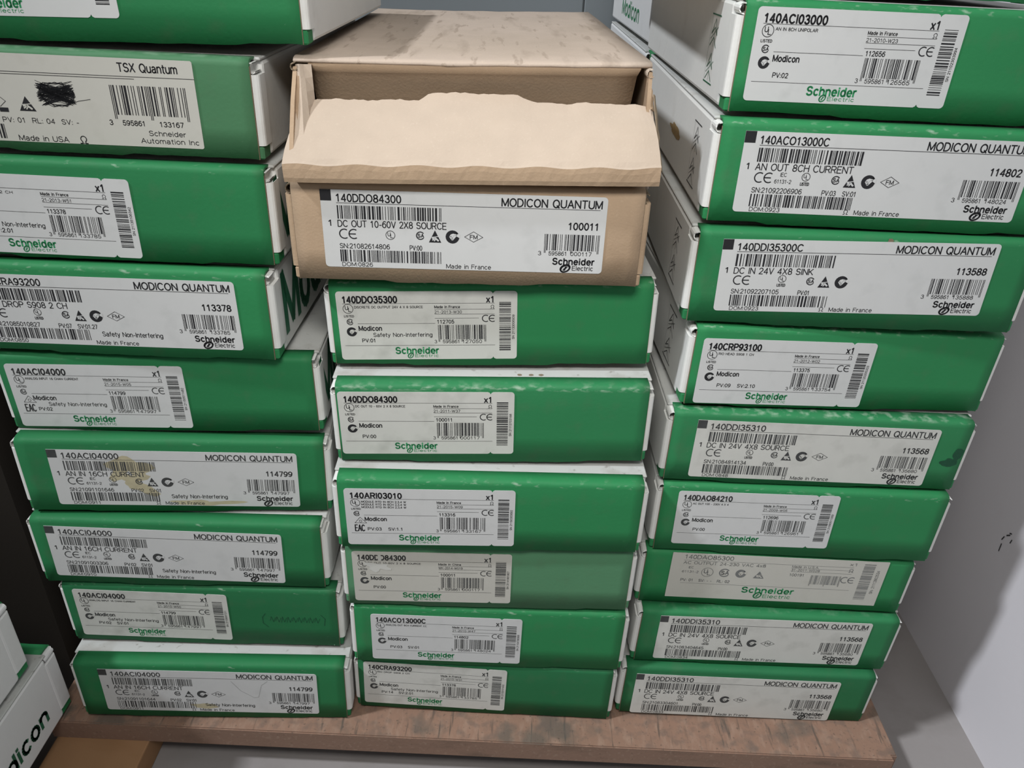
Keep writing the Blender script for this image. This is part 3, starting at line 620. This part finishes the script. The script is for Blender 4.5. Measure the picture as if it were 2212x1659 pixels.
# stains and marks that sit on the paper, under the print
pl = on_label('L6'); lw, lh = LS['mq']
blob('stain', pl, .305*lw, .70*lh, .0125, .0095, -.00032, TAN, 3, rough=.7)['label'] = 'tan water stain'
blob('stain', pl, .33*lw, .45*lh, .0105, .0085, -.000325, TAN, 5, rough=.8); blob('stain', pl, .60*lw, .06*lh, .020, .0026, -.00033, TAN, 8, rough=.6)
pl = on_label('L9'); blob('stain', pl, .46*lw, .14*lh, .010, .003, -.00032, TAN, 11)['label'] = 'tan stain'
I = Ink(lw, lh); I.stroke([I.P(.60, .22), I.P(.64, .45), I.P(.70, .62), I.P(.72, .60), I.P(.74, .30), I.P(.77, .2)], .00018); I.build('pen_line', pl, INK3, -.0004)
# handwriting on the dull carton
t = carton['L8']; I = Ink(); r = random.Random(2); x = .035
pts = [(.046, .034), (.0435, .030), (.0435, .024), (.047, .020)]; I.stroke(pts, .0005)
x = .049
for q in range(9):
    I.stroke([(x, .026+r.uniform(-.001, .001)), (x+.0012, .031), (x+.0024, .0255), (x+.0042, .030)], .0004); x += .0042
I.stroke([(x+.001, .034), (x+.004, .030), (x+.003, .023)], .0005)
I.build('handwriting', t, SMUDGE, -.00012)
# dark scuff at the right end of one carton, and crumple marks
t = carton['R5']; Wd = FIT['R5'][3]
blob('scuff', t, Wd/2-.008, .024, .0055, .0035, -.00015, SMUDGE, 21); blob('scuff', t, Wd/2-.004, .031, .0032, .0050, -.00018, SMUDGE, 22)
# puncture on the third right carton
t = carton['R3']; blob('puncture', t, .012, .0575, .0016, .0014, -.00015, EDGE, 30)
# brown stain on the side of the second right carton
t = carton['R2']; blob('stain', t, .124, .0275, .021, .0040, 0, STAIN, 31, plane='yz', x=-(.1+.0036+.0003))['label'] = 'brown glue stain'
# smeared patch on the faded label
pl = on_label('C4'); lw2, lh2 = LS['newb']
blob('smear', pl, .155*lw2, .70*lh2, .0075, .0040, -.00045, PAPER_D, 41, rough=.6); blob('smear', pl, .172*lw2, .885*lh2, .0014, .0030, -.00047, PAPER_D, 42)
# dirt on the white lid strips
t = carton['C2']
for i, xx in enumerate((.017, .0245, .031)): blob('dent', t, xx, .0135, .0013, .0009, 0, EDGE, 50+i, plane='xy') if False else None
for i, xx in enumerate((.017, .0245, .031)):
    r = random.Random(60+i); V = [(xx+.0014*math.cos(a)*(1+.3*r.random()), .0150+.0011*math.sin(a)*(1+.3*r.random()), FIT['C2'][4]-.0004) for a in [q*math.tau/10 for q in range(10)]]
    obj('dent', mesh_pd('dent', V, [tuple(range(10))]), t, EDGE)

# second row behind the right stack
t = make_carton((.2180, .350, .466, .2, .058, .02, 0), G['b'], 'white-sided carton standing behind the top carton of the right stack', 'cartons in the rear row', D=.33, white=WHITE2)
I = side_text('Modicon', .10, .235, .013, .028, True); side_ink(t, .2, -1, I, GINK, 'side_lettering', 'green lettering')
for i, zz in enumerate((.405, .344)):
    make_carton((.214, .348, zz, .2, .058, .01-.015*i, 0), G['b'], ('carton behind the second carton of the right stack', 'carton behind the third carton of the right stack')[i], 'cartons in the rear row', D=.33, white=WHITE2)
make_carton((.181, .064, .5255, .2, .058, .0, 0), G['b'], 'carton lying on the topmost right one, above the photo edge', 'cartons in the rear row', D=.30)
words = ['fourth', 'fifth', 'sixth', 'seventh', 'eighth', 'ninth']

# two white-sided cartons at the lower left, turned round
for i, (x, y, z, yaw) in enumerate(((-.4446, -.0235, .0012, math.pi+.0), (-.4446-.003, -.045, .0690, math.pi-.01))):
    lab = ('white-sided carton with green side lettering at the lower left corner', 'upper white-sided carton at the lower left, with green front strip')[i]
    t = make_carton((x, y, z, .2, .0660, yaw, 0), G['b'], lab, 'white-sided cartons at the lower left', D=.33, white=WHITE2)
    if i == 0:
        I = side_text('Modicon', .030, .106, .016, .030, True); side_ink(t, .2, -1, I, DGINK, 'side_lettering', 'green lettering')

# ------------------------------------------------------------ open kraft carton on top of the middle stack
ko = empty('open_kraft_carton', (-.0268, -.004, .4272), (0, -.024, .040), label='open brown kraft carton with its front flap folded out, on top of middle stack', category='box', group=GC)
# local frame: floor z=0, hem at y=0
WK = .2005; hk = WK/2; ZL = .0585; YL = .038; DK = .392; th = .0016
def sheet(name, rows, th, parent, material, smooth=False, mat_in=None):
    # rows: list of rows of (x, y, z); solidified sheet
    n, k = len(rows), len(rows[0]); V = [p for r_ in rows for p in r_]; Fc = []
    for i in range(n-1):
        for j in range(k-1): a = i*k+j; Fc.append((a, a+1, a+k+1, a+k))
    me = mesh_pd(name, V, Fc); bm = bmesh.new(); bm.from_mesh(me)
    bmesh.ops.recalc_face_normals(bm, faces=bm.faces)
    bmesh.ops.solidify(bm, geom=bm.faces[:], thickness=th); bm.to_mesh(me); bm.free()
    if smooth: shade(me)
    return obj(name, me, parent, material)
r = random.Random(5)
# floor, back and side walls
obj('bottom_panel', box_mesh('bottom_panel', -hk, hk, .002, DK, .0004, .002), ko, KRAFT)
obj('back_panel', box_mesh('back_panel', -hk, hk, DK-.002, DK, .002, ZL-.001, .0005, 1), ko, KRAFT)
for s_ in (-1, 1):
    xx = s_*(hk-.0012)
    # the side reaches the hem at its foot and slants back to the lid at its head
    yt = YL-.002
    prof = [(.004, .002), (.0035, .012), (.012, .026), (.022, .040), (yt, ZL-.003), (DK, ZL-.003), (DK, .002)]
    if s_ > 0: prof = [(.004, .002), (.0035, .012), (.022, .021), (.0300, .033), (yt-.001, ZL-.003), (DK, ZL-.003), (DK, .002)]
    V = [(xx-.0011, y, z) for y, z in prof]+[(xx+.0011, y, z) for y, z in prof]; k = len(prof)
    Fc = [tuple(range(k)), tuple(reversed(range(k, 2*k)))]+[(i, (i+1) % k, (i+1) % k+k, i+k) for i in range(k)]
    obj('side_panel', mesh_pd('side_panel', V, Fc), ko, KRAFT)
# lid: slightly sagging sheet with a rolled front edge
rows = []
for j, y in enumerate([YL+.0005, YL+.002, YL+.006, .12, .22, .31, DK-.004, DK]):
    row = []
    for i in range(15):
        s_ = -1+2*i/14; z = ZL-.0022*(1-abs(s_)**2)*.4+(0 if j > 1 else (-.0016, -.0004)[j])+r.uniform(-.00025, .00025)
        row.append((s_*hk, y, z+.0006*(y/.3)))
    rows.append(row)
sheet('lid', rows, -.0016, ko, KRAFT_LID, smooth=True)
# tuck flap hanging from the lid
rows = []
for j, (z, inset) in enumerate(((ZL-.0012, 0), (ZL-.006, .4), (ZL-.02, .8), (ZL-.035, 1.3), (.010, 2.2))):
    row = []
    for i in range(13):
        s_ = i/12; x0 = -hk+.0080; x1 = hk-.0062-.0024*inset
        row.append((x0+(x1-x0)*s_, YL+.0010+(.0012 if j == 1 else 0)+.0040*j*(1+.25*j)+r.uniform(-.0002, .0002), z))
    rows.append(row)
sheet('tuck_flap', rows, .0014, ko, KRAFT, smooth=True)
# left dust flap, creased
rows = []
for j in range(7):
    q = j/6; z = ZL-.002-.040*q
    rows.append([(-hk+.0012, YL-.001-.030*q**1.2, z), (-hk+.0040+.004*q, YL-.0035-.027*q**1.2, z+.0004), (-hk+.0058+.0055*q, YL-.001-.022*q, z), (-hk+.0100+.001*q, YL-.0005-.004*q, z)])
sheet('dust_flap', rows, .0009, ko, KRAFT_IN)
rows = []
for j in range(6):
    q = j/5; z = ZL-.008-.040*q
    rows.append([(-hk-.0008, YL-.002-.030*q, z), (-hk+.0035, YL-.006-.026*q, z+.0006)])
sheet('dust_flap', rows, .0009, ko, KRAFT)
# outer front flap: short upright hem, then a long panel leaning back with a torn thumb tab
foldz = .0112; N = 72; rows = []
ytop, ztop = .0355, .0385
def topz(s_):
    hh = .0052; b = 0
    if -.27 < s_ < .22: b = hh*(1-.25*max(0, s_))
    elif -.34 < s_ <= -.27: b = hh*(s_+.34)/.07
    elif .22 <= s_ < .34: b = hh*.94*(1-(s_-.22)/.12)
    b -= .0012*max(0, s_-.3)+.0004*math.sin(s_*17)+(.0010 if .5 < s_ < .58 else 0)
    return b
hems = [(0.0004, .0004), (-.0004, .003), (-.0006, .0075), (-.0004, foldz-.0008), (.0006, foldz)]
lean = [.06, .2, .4, .6, .8, .92, 1.0]
for (y, z) in hems:
    rows.append([((hk+.0035)*(-1+2*i/N)*(1.0), y+.0012*abs(-1+2*i/N)**8+r.uniform(-.00012, .00012), z+.0006*math.sin(i*.55)*(z > .005)) for i in range(N+1)])
for q in lean:
    row = []
    for i in range(N+1):
        s_ = -1+2*i/N
        wid = hk+.0035-(.0100 if s_ < 0 else .0035)*q**1.6
        bow = .0022*math.sin(math.pi*q)
        rg = r.uniform(-.00045, .00045) if q == 1 else r.uniform(-.0001, .0001)
        ex = topz(s_)*q**3+rg
        row.append((wid*s_, .0006+(ytop-.0006)*q-bow*.5+ex*.72, foldz+(ztop-foldz)*q+bow+ex*.69-.0012*max(0, abs(s_)-.93)/.07))
    rows.append(row)
ff = sheet('front_flap', rows, .0015, ko, KRAFT_IN, smooth=False); ff['label'] = 'paler torn front flap'
ff.data.materials.append(KRAFT)
for p in ff.data.polygons:
    if p.center.z < foldz-.0012: p.material_index = 1  # upright hem in darker kraft: its shade is put into the colour
# right side ragged strips: the torn layered board of the flap's end
for i, (dx, y0, z0, y1, z1, wd) in enumerate(((.0040, .004, .010, .034, .040, .0016), (.0056, .006, .008, .032, .044, .0012), (.0026, .030, .036, YL, ZL-.004, .0022))):
    rows = []
    for j in range(10):
        q = j/9; a = hk+dx-.003*q
        rows.append([(a-wd, y0+(y1-y0)*q, z0+(z1-z0)*q+.0006*math.sin(j*2.3+i)), (a+r.uniform(-.0004, .0004), y0+(y1-y0)*q+.0015, z0+(z1-z0)*q-.001)])
    sheet('torn_strip', rows, .0007, ko, (KRAFT_IN, EDGE, KRAFT)[i])
curl('corner_curl', hk-.001, ZL-.004, YL-.004, YL+.006, .0026, ko, KRAFT_IN, 77)
curl('corner_curl', -hk+.001, ZL-.003, YL-.004, YL+.006, .0022, ko, EDGE, 78)
